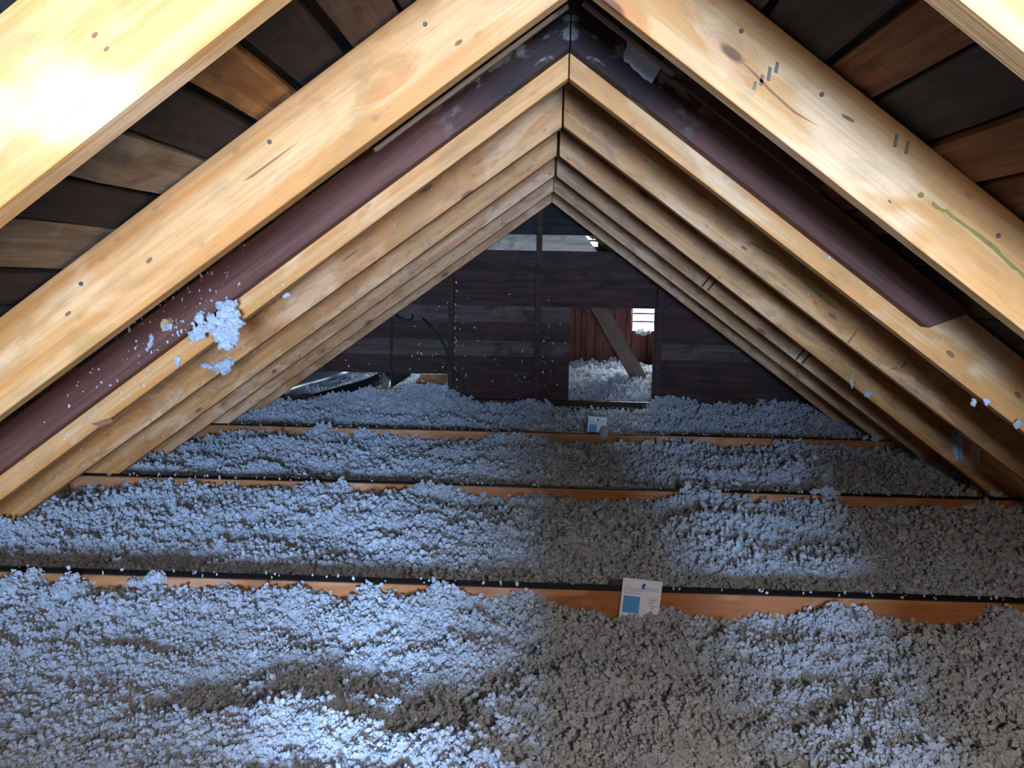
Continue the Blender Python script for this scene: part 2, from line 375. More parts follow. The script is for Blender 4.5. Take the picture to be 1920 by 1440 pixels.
# gable behind the camera, with the window that lights the attic
wfr = empty('wall_front', (0, 0, 0)); wfr['kind'] = 'structure'
OX0, OX1, OZ0, OZ1 = 0.0, .40, -.30, .14
z = FLOOR
while z < ROOF-.03:
    z1 = min(z+.125, ROOF-.01); pieces = [(-3, 3)]
    if z1 > OZ0 and z < OZ1: pieces = [(-3, OX0), (OX1, 3)]
    for a, b in pieces: gable_board(wfr, 'plank', z+.001, z1-.001, a, b, YR-.02, .02, DARKBR, wob=0)
    z = z1
w3 = empty('window_3', (0, 0, 0)); w3['kind'] = 'structure'
for nm, bx in (('side_frame', (OX0-.03, OX0, OZ0, OZ1)), ('side_frame', (OX1, OX1+.03, OZ0, OZ1)), ('window_sill', (OX0-.03, OX1+.03, OZ0-.03, OZ0)), ('window_head', (OX0-.03, OX1+.03, OZ1, OZ1+.03))):
    link(nm, box(bx[0], bx[1], YR, YR+.03, bx[2], bx[3], .002, nm), PINE_MID, w3)

# ------------------------------------------------------------------ rafters
DZ = {(3, -1): (0, -.016), (4, -1): (0, .008), (4, 1): (.006, .013), (5, -1): (.009, .0), (5, 1): (.008, -.013), (6, -1): (.008, .006), (6, 1): (.008, .005), (8, 1): (0, -.010), (2, -1): (0, .006)}
ORD = {1: 'nearest', 2: 'second', 3: 'third', 4: 'fourth', 5: 'fifth', 6: 'sixth', 7: 'seventh', 8: 'farthest'}
def rafter_mesh(side, depth, thick, length, gap, d0, d1, z0=0.0, name='rafter', end=0.0):
    bm = bmesh.new(); NS = 24; ya, yb = (0, thick) if side > 0 else (0, -thick)
    # Y_local of slope_matrix: +y on the right side, -y on the left side
    rings = []
    for i in range(NS+1):
        t = i/NS; ring = []
        for zz in (z0, z0+depth):
            st = (gap-zz*SS)/SC; x = st+(length-st+end*(zz-z0))*t
            off = (d0+(d1-d0)*min(x/1.9, 1.4))*SC
            ring.append((x, zz+off))
        (xa, za), (xb, zb) = ring
        rings.append([bm.verts.new((xa, ya, za)), bm.verts.new((xb, ya, zb)), bm.verts.new((xb, yb, zb)), bm.verts.new((xa, yb, za))])
    bm.faces.new(rings[0]); bm.faces.new(rings[-1][::-1])
    for r0, r1 in zip(rings, rings[1:]):
        for k in range(4): bm.faces.new((r0[k], r0[(k+1) % 4], r1[(k+1) % 4], r1[k]))
    bmesh.ops.recalc_face_normals(bm, faces=bm.faces)
    es = [e for e in bm.edges if e.calc_face_angle(0) > .5]
    bmesh.ops.bevel(bm, geom=es, offset=.0016, segments=1, affect='EDGES')
    return bm_mesh(bm, name)

RAFT = {}
NOTE = {(1, -1): 'filling the corner', (1, 1): 'cut by the frame', (2, -1): 'broad and bright', (2, 1): 'with green streak',
        }
for n in range(1, 9):
    for sd in (-1, 1):
        d0, d1 = DZ.get((n, sd), (0, 0))
        me = rafter_mesh(sd, RD, RT, 2.62, .0015, d0, d1)
        mat = PINE_NEAR if n <= 3 else (PINE_MID if n <= 5 else PINE_FAR)
        o = link('rafter', me, mat, None, slope_matrix(sd, RY(n)))
        side = 'left' if sd < 0 else 'right'
        note = NOTE.get((n, sd))
        props(o, f'{ORD[n]} new pine rafter from the camera on the {side} slope' + (f', {note}' if note else ''), 'rafter', 'new pine rafters')
        RAFT[n, sd] = o

def on_face(u, v, n, side, lift=.0):
    """local coordinates, in the rafter's frame, of the pixel on the front face of rafter n"""
    p = P(u, v, RY(n)); q = RAFT[n, side].matrix_world.inverted() @ p
    return q
bpy.context.view_layer.update()
def face_patch(name, n, side, pix, mat, th=.0008):
    """thin mark on the front face of a rafter, outline in photo pixels"""
    r = RAFT[n, side]; Mi = r.matrix_local.inverted()
    pts = [Mi @ P(u, v, RY(n)) for u, v in pix]
    s = -1 if side > 0 else 1      # outward (towards the viewer) in local Y
    me = prism([(q.x, q.z) for q in pts], s*.0003, s*th, 'y', 0, name)
    return link(name, me, mat, r)
def screw(n, side, u, v, rad=.0045):
    r = RAFT[n, side]; q = r.matrix_local.inverted() @ P(u, v, RY(n)); s = -1 if side > 0 else 1
    bm = bmesh.new(); bmesh.ops.create_cone(bm, cap_ends=True, segments=12, radius1=rad, radius2=rad*.75, depth=.003, matrix=Matrix.Translation((q.x, s*.001, q.z)) @ Matrix.Rotation(s*math.pi/2*-1, 4, 'X'))
    return link('screw_head', bm_mesh(bm, 'screw_head'), SCREWD, r)
for a in ((2, -1, 505, 266), (2, -1, 797, 45), (2, -1, 152, 532), (2, 1, 1541, 177), (2, 1, 1872, 442), (2, 1, 1390, 58)): screw(*a)
# marks on the near right rafter
for k, (u, v, w) in enumerate(((1414, 160, 12), (1427, 150, 16), (1441, 138, 20), (1455, 126, 16))):
    face_patch('ink_stamp', 2, 1, [(u-4, v+w*.6), (u+2, v+w*.75), (u+6, v-w*.5), (u, v-w*.7)], STAMPG)
for u, v in ((1679, 263), (1700, 276)): face_patch('ink_dash', 2, 1, [(u-5, v+12), (u+1, v+14), (u+6, v-10), (u, v-13)], STAMPG)
def streak(n, side, path, w, mat, seed, name='mould_streak'):
    rr = random.Random(seed); up, dn = [], []
    for i in range(len(path)-1):
        (u0, v0), (u1, v1) = path[i], path[i+1]
        for k in range(4):
            t = k/4; u, v = u0+(u1-u0)*t, v0+(v1-v0)*t
            up.append((u+rr.uniform(0, w*.3), v-rr.uniform(w*.25, w))); dn.append((u-rr.uniform(0, w*.3), v+rr.uniform(w*.25, w)))
    up.append(path[-1]); face_patch(name, n, side, up+dn[::-1], mat)
streak(2, 1, [(1748, 382), (1775, 398), (1815, 428), (1860, 462), (1900, 500), (1935, 530)], 6, MOULD, 1)
face_patch('mould_spot', 2, 1, [(1720, 364), (1727, 359), (1733, 364), (1730, 371), (1722, 371)], MOULD)
streak(4, 1, [(1408, 456), (1450, 478), (1500, 520), (1540, 556), (1572, 582)], 4, MOULD, 2)
for u, v in ((1325, 526), (1336, 533), (1502, 662), (1513, 670)): face_patch('pencil_mark', 6, 1, [(u-11, v+11), (u-8, v+13), (u+11, v-10), (u+8, v-12)], PENCIL)
for u, w in ((1824, 5), (1834, 3.5)): face_patch('ink_bar', 5, 1, [(u-w, 830+(u-1824)*.75), (u+w, 834+(u-1824)*.75), (u+w, 872), (u-w, 871)], STAMPP)

CRACK = plain('drying crack', (0.30, 0.12, 0.045), 0.8)
KNOTB = plain('brown knot', (0.30, 0.11, 0.04), 0.7, var=0.4)
for n, sd, pix in ((2, -1, [(456, 340), (470, 329), (512, 299), (560, 266), (514, 302), (473, 333)]), (4, -1, [(638, 492), (655, 478), (676, 466), (657, 481)]),
                   (2, 1, [(1383, 108), (1420, 140), (1446, 168), (1490, 208), (1536, 238), (1488, 212), (1443, 172), (1416, 143)]), (3, -1, [(170, 795), (205, 783), (214, 790), (190, 800)]),
                   (5, -1, [(120, 905), (150, 885), (152, 888), (124, 908)]), (4, 1, [(1588, 642), (1600, 626), (1610, 614), (1603, 628), (1591, 645)]), (4, 1, [(1662, 694), (1690, 686), (1703, 672), (1694, 690)])):
    face_patch('crack', n, sd, pix, CRACK)
for n, sd, u, v, a, b in ((2, -1, 400, 98, 5, 3), (2, -1, 128, 588, 6, 4), (2, -1, 280, 488, 6, 5), (2, -1, 860, 80, 8, 5), (2, 1, 1590, 222, 13, 4), (2, 1, 1668, 378, 4, 3), (3, 1, 1782, 664, 8, 6), (1, -1, 178, 66, 6, 5), (1, -1, 200, 92, 5, 4),
                          (4, -1, 300, 692, 5, 4), (5, -1, 420, 575, 5, 4), (6, -1, 514, 696, 5, 4), (7, -1, 580, 660, 4, 3), (3, 1, 1908, 740, 7, 6), (5, 1, 1765, 805, 3, 3), (4, 1, 1395, 465, 6, 3)):
    face_patch('knot', n, sd, [(u+a*math.cos(k*.7854)+(-1 if sd > 0 else 1)*0, v+b*math.sin(k*.7854)-(a*.55*math.cos(k*.7854) if sd < 0 else -a*.55*math.cos(k*.7854))) for k in range(8)], KNOTB)

# old rafters of the third pair, painted purple-brown, sooty towards the ridge
t = NT('painted old rafter sooty'); v = t.coords(rand=False)
a = t.noise(t.scaled(v, (2.0, 40, 40)), 1.0, 5.0, 0.65, 0.6); fb = t.noise(t.scaled(v, (9, 260, 260)), 1.0, 3.0)
c = t.mix(t.ramp(a, .3, .7), (0.12, 0.040, 0.025), (0.20, 0.075, 0.047))
sep = t.N('ShaderNodeSeparateXYZ'); t.L(v, sep.inputs[0])
soot = t.math('SUBTRACT', 1.0, t.ramp(t.math('ADD', sep.outputs[0], t.math('MULTIPLY', t.math('SUBTRACT', t.noise(v, 9.0, 4.0, .6), .5), .35)), .16, .42))
c = t.mix(t.math('MULTIPLY', soot, .85), c, (0.020, 0.014, 0.012))
lime = t.math('MULTIPLY', t.ramp(t.noise(t.scaled(v, (11, 22, 22)), 1.0, 5.0, .6, .5), 0.53, .63), t.math('MULTIPLY', soot, .85))
c = t.mix(lime, c, (0.30, 0.24, 0.19))
c = t.mix(t.math('MULTIPLY', t.ramp(fb, .4, .75), .3), c, (0.03, 0.015, 0.013))
SOOTY = t.finish(c, .75, fb, .4, .003, .25)
OLDT = .045
for sd, ln in ((-1, 2.4), (1, 0.0)):
    z0 = .058*SC
    if sd > 0:
        q = Matrix(slope_matrix(1, Y3-OLDT)).inverted() @ P(1742, 616, Y3-OLDT); ln = q.x
    me = rafter_mesh(sd, RD-z0-.002, OLDT-.002, ln, .0015, 0, -.010 if sd < 0 else 0, z0, 'old_rafter', end=.62 if sd > 0 else 0)
    o = link('old_rafter', me, SOOTY, None, slope_matrix(sd, Y3-OLDT))
    props(o, 'old purple-brown painted rafter with insulation flecks, in front of the third left rafter' if sd < 0 else 'old dark purple rafter with a sawn-off lower end, on the right slope', 'rafter', 'old painted rafters')

# laths and short board behind the second pair
def slope_bar(name, side, y, pA, pB, depth, thick, mat):
    """bar parallel to the slope; pA, pB photo pixels of its lower edge ends at depth y"""
    M = slope_matrix(side, y); Mi = M.inverted(); a, b = Mi @ P(*pA, y), Mi @ P(*pB, y); z = (a.z+b.z)/2
    s = 1 if side > 0 else -1
    me = box(a.x, b.x, 0 if s > 0 else -thick, thick if s > 0 else 0, z, z+depth, .0015, name, .0015, 6)
    return link(name, me, mat, None, M)
LATH = old_wood('lath', (0.28, 0.17, 0.10), (0.38, 0.25, 0.15))
props(slope_bar('lath', -1, 1.62, (1068, 14), (702, 284), .009, .012, LATH), 'thin brown lath strip under the second left rafter near the ridge', 'lath')
props(slope_bar('lath', 1, 1.62, (1090, 8), (1262, 142), .009, .012, LATH), 'thin brown lath strip by the ridge above the grey tag', 'lath')
props(slope_bar('short_board', 1, 1.66, (1270, 156), (1538, 357), .075, .020, DARKBR), 'short dark red-brown board on the right slope, between two rafters', 'board')

# pale grey tag hanging on the old rafter near the ridge
yq = Y3-OLDT-.012
pts = [P(u, v, yq) for u, v in ((1176, 73), (1206, 96), (1241, 125), (1222, 156), (1214, 150), (1207, 147), (1198, 137), (1186, 128), (1180, 119), (1170, 114), (1169, 100), (1175, 88))]
o = link('grey_tag', prism([(q.x-pts[0].x, q.z-pts[0].z) for q in pts], 0, .004, 'y', 0, 'grey_tag'), CARDG, None, Matrix.Translation((pts[0].x, yq, pts[0].z)))
props(o, 'torn pale grey tag stuck to the sooty old rafter near the ridge', 'tag')

# galvanised bracket on the fifth right rafter
r5 = RAFT[5, 1]; y5 = RY(5)
bk = empty('metal_bracket', P(1795, 838, y5-.004))
props(bk, 'galvanised steel bracket on a right rafter beside pink ink bars', 'bracket')
def wpoly(pix, y): return [(P(u, v, y).x-bk.location.x, P(u, v, y).z-bk.location.z) for u, v in pix]
link('plate', prism(wpoly([(1784, 810), (1790, 805), (1797, 806), (1796, 862), (1792, 863), (1786, 845), (1783, 825)], y5), 0, .003, 'y', .0006, 'plate'), STEEL, bk)
link('flange', prism(wpoly([(1797, 806), (1800, 815), (1801, 856), (1797, 862)], y5), -.016, .003, 'y', .0006, 'flange'), STEEL, bk)
bm = bmesh.new(); q = wpoly([(1790, 813)], y5)[0]
bmesh.ops.create_cone(bm, cap_ends=True, segments=10, radius1=.005, radius2=.004, depth=.003, matrix=Matrix.Translation((q[0], -.001, q[1])) @ Matrix.Rotation(math.pi/2, 4, 'X'))
link('nail_head', bm_mesh(bm, 'nail_head'), BLACKR, bk)

# broken round peg end on the left old rafter
pq = P(317, 608, Y3-OLDT)
bm = bmesh.new(); bmesh.ops.create_cone(bm, cap_ends=True, segments=14, radius1=.014, radius2=.012, depth=.022, matrix=Matrix.Rotation(math.pi/2, 4, 'X') @ Matrix.Scale(1.25, 4, (0, 1, 0)))
for vv in bm.verts: vv.co.z += .004*mnoise.noise(vv.co*200); 
o = link('peg', bm_mesh(bm, 'peg'), RAWEND, None, Matrix.Translation((pq.x, pq.y-.011, pq.z)))
props(o, 'round pale wooden peg end in the left old rafter', 'peg')

# ------------------------------------------------------------------ tie joists
JO = [(Y3+RT+.002, -.842, 2.02), (RY(5)-RT-.002, -.870, 2.02), (RY(7)-RT-.002, -.877, 2.02)]
JL = ['tie joist nearest the camera, reddish face, behind the near white card', 'middle tie joist crossing the attic between the first and the last', 'farthest tie joist, carrying the small far white card']
for (y, zt, hw), lb in zip(JO, JL):
    j = empty('tie_joist', (0, y, zt)); props(j, lb, 'joist', 'tie joists')
    link('beam', box(-hw, hw, 0, RT, -.16, 0, .003, 'beam'), JOIST_W, j)
    link('dark_top', box(-hw, hw, .003, RT, .0005, .004, 0, 'dark_top'), DARKTOP, j)  # dark sheet for the joist top: soot plus painted grazing-light shade

# ------------------------------------------------------------------ blown insulation
def hash2(ix, iy, sd):
    h = (ix.astype(np.int64)*374761393+iy.astype(np.int64)*668265263+sd*1442695041) & 0xffffffff
    h = ((h ^ (h >> 13))*1274126177) & 0xffffffff; h = (h ^ (h >> 16)) & 0xffff
    return h/65535.0
def vnoise(x, y, sd):
    ix, iy = np.floor(x), np.floor(y); fx, fy = x-ix, y-iy; fx = fx*fx*fx*(fx*(fx*6-15)+10); fy = fy*fy*fy*(fy*(fy*6-15)+10)
    a, b, c, d = hash2(ix, iy, sd), hash2(ix+1, iy, sd), hash2(ix, iy+1, sd), hash2(ix+1, iy+1, sd)
    return (a*(1-fx)+b*fx)*(1-fy)+(c*(1-fx)+d*fx)*fy
def fbm(x, y, fr, octv, sd, gain=.5):
    s = np.zeros_like(x); a = 1.0; tot = 0
    for o in range(octv):
        ca, sa = math.cos(o*1.3+.65), math.sin(o*1.3+.65)
        s += a*(vnoise((x*ca-y*sa)*fr+17.1*o, (x*sa+y*ca)*fr-9.7*o, sd+o)-.5); tot += a; a *= gain; fr *= 2.03
    return s/tot*2
def worley(x, y, fr, sd):
    """0 at cell centres .. 1 at the rims: rounded clumps"""
    X, Y = (x*.83-y*.56)*fr, (x*.56+y*.83)*fr; ix, iy = np.floor(X), np.floor(Y); best = np.full_like(x, 9.0)
    for dx in (-1, 0, 1):
        for dy in (-1, 0, 1):
            cx, cy = ix+dx, iy+dy; px = cx+hash2(cx, cy, sd); py = cy+hash2(cx, cy, sd+77)
            best = np.minimum(best, (X-px)**2+(Y-py)**2)
    return np.sqrt(np.minimum(best, 1.2))

def profile(y):
    """broad fill level of the insulation along the attic"""
    ys = [-1.7, .3, 1.0, 1.35, 1.70, 1.90, 2.00, 2.07, 2.20, 2.45, 2.8, 3.05, 3.15, 3.21, 3.35, 3.6, 4.0, 4.28, 4.37, 4.43, 4.6, 4.9, 5.3, 5.58]
    zs = [-.93, -.93, -.90, -.885, -.910, -.895, -.900, -.925, -.935, -.905, -.918, -.925, -.938, -.95, -.960, -.925, -.935, -.940, -.952, -.965, -.968, -.93, -.905, -.895]
    return np.interp(y, ys, zs)

def ins_height(X, Y):
    z = profile(Y)
    z = z+.046*fbm(X, Y, 2.6, 3, 3)+.034*fbm(X*.75, Y*1.4, 7.5, 3, 21)
    w1 = worley(X+.02*fbm(X, Y, 20, 2, 5), Y+.02*fbm(X, Y, 20, 2, 8), 17, 31); z += .026*(.55-w1)*(0.4+1.1*vnoise(X*5+.3*Y, Y*5-.4*X, 90))
    w2 = worley(X, Y, 48, 41); z += .009*(.5-w2)
    z += .007*fbm(X, Y, 60, 3, 51, .6)
    def bump(cx, cy, sx, sy, h): return h*np.exp(-((X-cx)/sx)**2-((Y-cy)/sy)**2)
    # mounds seen in the photo: over the near joist, against the gable
    for (u, v, y, sx, sy, h) in ((40, 1075, 2.0, .06, .08, .055), (130, 1085, 1.98, .035, .06, .05), (690, 1090, 1.99, .035, .05, .055), (560, 1092, 1.98, .04, .05, .04), (840, 1110, 1.99, .07, .07, .035),
                                (960, 1115, 1.98, .09, .07, .02), (1880, 1160, 1.98, .05, .05, .05), (1340, 1130, 1.95, .2, .08, -.02),
                                (600, 800, 4.36, .07, .06, .05), (680, 800, 4.36, .06, .06, .045), (930, 810, 4.36, .06, .06, .05), (1010, 815, 4.36, .09, .06, .03), (300, 900, 3.15, .1, .07, .03), (440, 905, 3.15, .06, .06, .04), (640, 905, 3.15, .05, .05, .045), (800, 905, 3.14, .08, .06, .035),
                                (1340, 925, 3.14, .16, .08, .045), (820, 720, 5.45, .22, .2, .11), (700, 730, 5.4, .3, .18, .085), (985, 742, 5.45, .12, .12, .05), (1300, 760, 5.4, .2, .15, .05), (1230, 745, 5.5, .06, .06, .05), (1120, 748, 5.52, .30, .16, -.075)):
        cx = P(u, v, y).x; z = z+bump(cx, y, sx, sy, h)
    # keep the edge along the joists ragged but below their tops except at mounds
    return z

def grid_object(name, xs_fn, ys, hfun, mat, dens_fn, size_fn):
    rows = []; NX = xs_fn(0)[1]
    Y = np.repeat(np.array(ys)[:, None], NX, 1); X = np.stack([xs_fn(y)[0] for y in ys])
    jit = np.random.default_rng(3); Z = hfun(X, Y)
    X = X+jit.normal(0, .0010, X.shape); 
    co = np.stack([X, Y, Z], -1).reshape(-1, 3).astype(np.float32); nr = len(ys)
    idx = np.arange(nr*NX).reshape(nr, NX)
    q = np.stack([idx[:-1, :-1], idx[:-1, 1:], idx[1:, 1:], idx[1:, :-1]], -1).reshape(-1, 4).astype(np.int32)
    me = bpy.data.meshes.new(name); me.vertices.add(len(co)); me.vertices.foreach_set('co', co.ravel())
    me.loops.add(q.size); me.loops.foreach_set('vertex_index', q.ravel()); me.polygons.add(len(q))
    me.polygons.foreach_set('loop_start', np.arange(0, q.size, 4, dtype=np.int32)); me.polygons.foreach_set('loop_total', np.full(len(q), 4, np.int32))
    me.update(calc_edges=True)
    at = me.attributes.new('dens', 'FLOAT', 'POINT'); at.data.foreach_set('value', dens_fn(X, Y).ravel().astype(np.float32))
    at = me.attributes.new('siz', 'FLOAT', 'POINT'); at.data.foreach_set('value', size_fn(X, Y).ravel().astype(np.float32))
    me.materials.append(mat)
    return link(name, me)

def clump_mesh(seed, nb, rad, spread, sub=2):
    """one tuft of shredded wool: several ragged blobs grown together"""
    r = random.Random(seed); bm = bmesh.new()
    for k in range(nb):
        c = Vector((r.gauss(0, spread), r.gauss(0, spread), r.gauss(0, spread*.7))); rr = rad*r.uniform(.6, 1.15)
        n0 = len(bm.verts); bmesh.ops.create_icosphere(bm, subdivisions=sub, radius=1.0); bm.verts.ensure_lookup_table()
        off = Vector((r.random()*90, r.random()*90, r.random()*90)); st = Vector((r.uniform(.6, 1.3), r.uniform(.6, 1.3), r.uniform(.5, 1.1)))
        for v in bm.verts[n0:]:
            d = v.co.copy(); k2 = 1+.75*mnoise.noise(d*1.9+off)+.55*mnoise.noise(d*4.5+off)
            v.co = c+Vector((d.x*st.x, d.y*st.y, d.z*st.z))*rr*max(.25, k2)
    me = bm_mesh(bm, 'clump'); me.materials.append(FLUFF); return me

PROTO = []
for k in range(7):
    big = k >= 4
    me = clump_mesh(100+k, 7 if big else 2, .0066 if big else .0070, .0085 if big else .0045, 2)
    o = bpy.data.objects.new('wool_clump', me); PROTO.append(o)       # never linked: only read by the scatter below

def scatter(obj, seed):
    ng = bpy.data.node_groups.new('wool_scatter', 'GeometryNodeTree')
    ng.interface.new_socket('Geometry', in_out='INPUT', socket_type='NodeSocketGeometry'); ng.interface.new_socket('Geometry', in_out='OUTPUT', socket_type='NodeSocketGeometry')
    N, L = ng.nodes, ng.links; gi, go = N.new('NodeGroupInput'), N.new('NodeGroupOutput')
    dp = N.new('GeometryNodeDistributePointsOnFaces'); dp.distribute_method = 'RANDOM'; dp.inputs['Seed'].default_value = seed
    na = N.new('GeometryNodeInputNamedAttribute'); na.data_type = 'FLOAT'; na.inputs[0].default_value = 'dens'
    L.new(gi.outputs[0], dp.inputs['Mesh']); L.new(na.outputs[0], dp.inputs['Density'])
    gtoi = N.new('GeometryNodeGeometryToInstance')
    for o in PROTO:
        oi = N.new('GeometryNodeObjectInfo'); oi.inputs['Object'].default_value = o; oi.inputs['As Instance'].default_value = True
        L.new(oi.outputs['Geometry'], gtoi.inputs[0])
    ip = N.new('GeometryNodeInstanceOnPoints'); L.new(dp.outputs['Points'], ip.inputs['Points']); 
    joined = N.new('GeometryNodeJoinGeometry')
    for n in [x for x in N if x.bl_idname == 'GeometryNodeObjectInfo']: L.new(n.outputs['Geometry'], joined.inputs[0])
    N.remove(gtoi)
    L.new(joined.outputs[0], ip.inputs['Instance']); ip.inputs['Pick Instance'].default_value = True
    rv = N.new('FunctionNodeRandomValue'); rv.data_type = 'FLOAT_VECTOR'; rv.inputs[0].default_value = (0, 0, 0); rv.inputs[1].default_value = (6.28, 6.28, 6.28)
    rs = N.new('FunctionNodeRandomValue'); rs.data_type = 'FLOAT'; rs.inputs[2].default_value = .45; rs.inputs[3].default_value = 1.25; rs.inputs['Seed'].default_value = 5
    sa = N.new('GeometryNodeInputNamedAttribute'); sa.data_type = 'FLOAT'; sa.inputs[0].default_value = 'siz'
    mu = N.new('ShaderNodeMath'); mu.operation = 'MULTIPLY'; L.new(rs.outputs[1], mu.inputs[0]); L.new(sa.outputs[0], mu.inputs[1])
    L.new(rv.outputs[0], ip.inputs['Rotation']); L.new(mu.outputs[0], ip.inputs['Scale'])
    jo = N.new('GeometryNodeJoinGeometry'); L.new(gi.outputs[0], jo.inputs[0]); L.new(ip.outputs[0], jo.inputs[0]); L.new(jo.outputs[0], go.inputs[0])
    m = obj.modifiers.new('scatter', 'NODES'); m.node_group = ng

ys = list(np.linspace(-1.57, .85, 60)); y = .86
while y < 5.585: ys.append(y); y += max(.0042, .0042*(y/1.6)**1.0*.95)
ys[-1] = 5.585
NXC = 760
def xs_fn(y):
    hw = min(2.15, max(.75*y+.55, .6) if y > .3 else 2.0) if y > .3 else 2.0
    if .3 < y < .9: hw = 2.0+(1.2-2.0)*(y-.3)/.6
    hw = min(hw, 2.12); return np.linspace(-hw+.03, hw+.06, NXC), NXC
def dens(X, Y):
    d = 9500*np.clip(1.9/np.maximum(Y, .5), .4, 1.3)**1.3
    d = d*(.55+1.0*np.clip(fbm(X, Y, 9, 3, 61)+.5, 0, 1.2)); return np.where(Y < 1.0, 0, d)
def siz(X, Y): return (.62+.55*np.clip(vnoise(X*4, Y*4, 71), 0, 1))*np.clip((Y/1.7), .9, 1.7)
ins = grid_object('blown_insulation', xs_fn, ys, ins_height, FLUFF, dens, siz)
props(ins, 'white blown insulation covering the attic floor between the tie joists', 'insulation', kind='stuff'); scatter(ins, 1)

def far_height(X, Y):
    z = np.interp(Y, [5.6, 5.75, 6.3, 6.8, 7.2], [-.90, -.885, -.835, -.80, -.78]); z = z+.045*fbm(X, Y, 3.5, 3, 8)+.022*(.55-worley(X, Y, 15, 12))+.012*fbm(X, Y, 40, 3, 14)
    z = z+np.where(X < -.2, np.clip((-.2-X)*.25, 0, .12), 0)*-1.0
    return z
ins2 = grid_object('blown_insulation', lambda y: (np.linspace(-2.1, 2.2, 330), 330), list(np.linspace(5.632, 7.185, 170)), far_height, FLUFF, lambda X, Y: np.where((X > -1.9), 1500.0, 0)+0*X, lambda X, Y: 2.6+0*X)
props(ins2, 'bright white insulation seen beyond the hatch in the gable', 'insulation', kind='stuff'); scatter(ins2, 2)

# ------------------------------------------------------------------ far room: brace, ducts, boards
a, b = P(1112, 556, 6.45), P(1203, 718, 6.45); d = (b-a).normalized(); n = Vector((-d.z, 0, d.x))
L0 = (b-a).length
M = Matrix(((d.x, 0, n.x, a.x), (0, 1, 0, a.y), (d.z, 0, n.z, a.z), (0, 0, 0, 1)))
if M.to_3x3().determinant() < 0: M = Matrix(((d.x, 0, -n.x, a.x), (0, 1, 0, a.y), (d.z, 0, -n.z, a.z), (0, 0, 0, 1)))
o = link('brace', box(-.35, L0+.02, 0, .05, -.062, .062, .004, 'brace', .003, 8), BRACEW, None, M)
props(o, 'slanting grey-brown wooden brace seen through the hatch', 'brace')
d0 = tube([P(520, 734, 6.3), P(570, 720, 6.25), P(640, 700, 6.2), P(700, 672, 6.3)], .085, 'foil_duct', 20)
props(link('foil_duct', d0, FOIL), 'shiny silver foil duct showing under the gable boards at the left', 'duct')
d1 = tube([P(560, 765, 5.98), P(640, 742, 5.95), P(705, 722, 5.98), P(760, 690, 6.1)], .075, 'black_duct', 20)
props(link('black_duct', d1, BLACKR), 'thick black duct lying below the silver duct at the left', 'duct')
d2 = tube([P(728, 680, 6.15), P(722, 712, 6.0), P(712, 745, 5.9)], .065, 'foil_duct', 20)
props(link('foil_duct', d2, FOIL), 'short silver duct end beside the hanging black cable', 'duct')
yb = 5.95; pts = [P(u, v, yb) for u, v in ((772, 728), (790, 702), (838, 702), (838, 716), (822, 738))]
o = link('offcut_board', prism([(q.x-pts[0].x, q.z-pts[0].z) for q in pts], 0, .02, 'y', .002, 'offcut_board'), ORANGE, None, Matrix.Translation(pts[0]))
props(o, 'orange-brown offcut board standing in the insulation by the left stud', 'board')
o = link('floor_board', box(P(500, 745, 5.45).x, P(600, 745, 5.45).x, 5.45, 5.49, P(560, 765, 5.45).z-.03, P(560, 742, 5.45).z, .002, 'floor_board', .002, 4), DARKBR)
props(o, 'dark brown board lying low at the left foot of the gable', 'board')
o = link('scrap_wood', box(P(700, 735, 5.42).x, P(752, 735, 5.42).x, 5.40, 5.44, P(720, 742, 5.42).z, P(720, 727, 5.42).z, .003, 'scrap_wood', .004, 3), ORANGE)
props(o, 'small yellow wood scrap half buried in the insulation by the gable', 'board')

# cables on the gable
yc = YB-.055
o = link('hanging_cable', tube([P(793, 597, yc+.04), P(806, 610, yc), P(822, 630, yc-.01), P(834, 650, yc-.012), P(843, 678, yc-.015), P(856, 702, yc), P(868, 720, yc), P(876, 742, yc)], .0085, 'hanging_cable'), BLACKR)
props(o, 'black cable curving down across the left stud of the gable', 'cable')
o = link('hanging_cable', tube([P(733, 590, yc), P(734, 640, yc), P(733, 690, yc), P(735, 738, yc)], .0075, 'hanging_cable'), BLACKR)
props(o, 'straight black cable hanging at the left end of the gable', 'cable')
o = link('cable_stub', tube([P(740, 588, yc+.02), P(752, 597, yc), P(765, 600, yc), P(773, 597, yc), P(773, 590, yc+.03)], .006, 'cable_stub'), BLACKR)
props(o, 'short hooked end of black cable above the straight cable', 'cable')

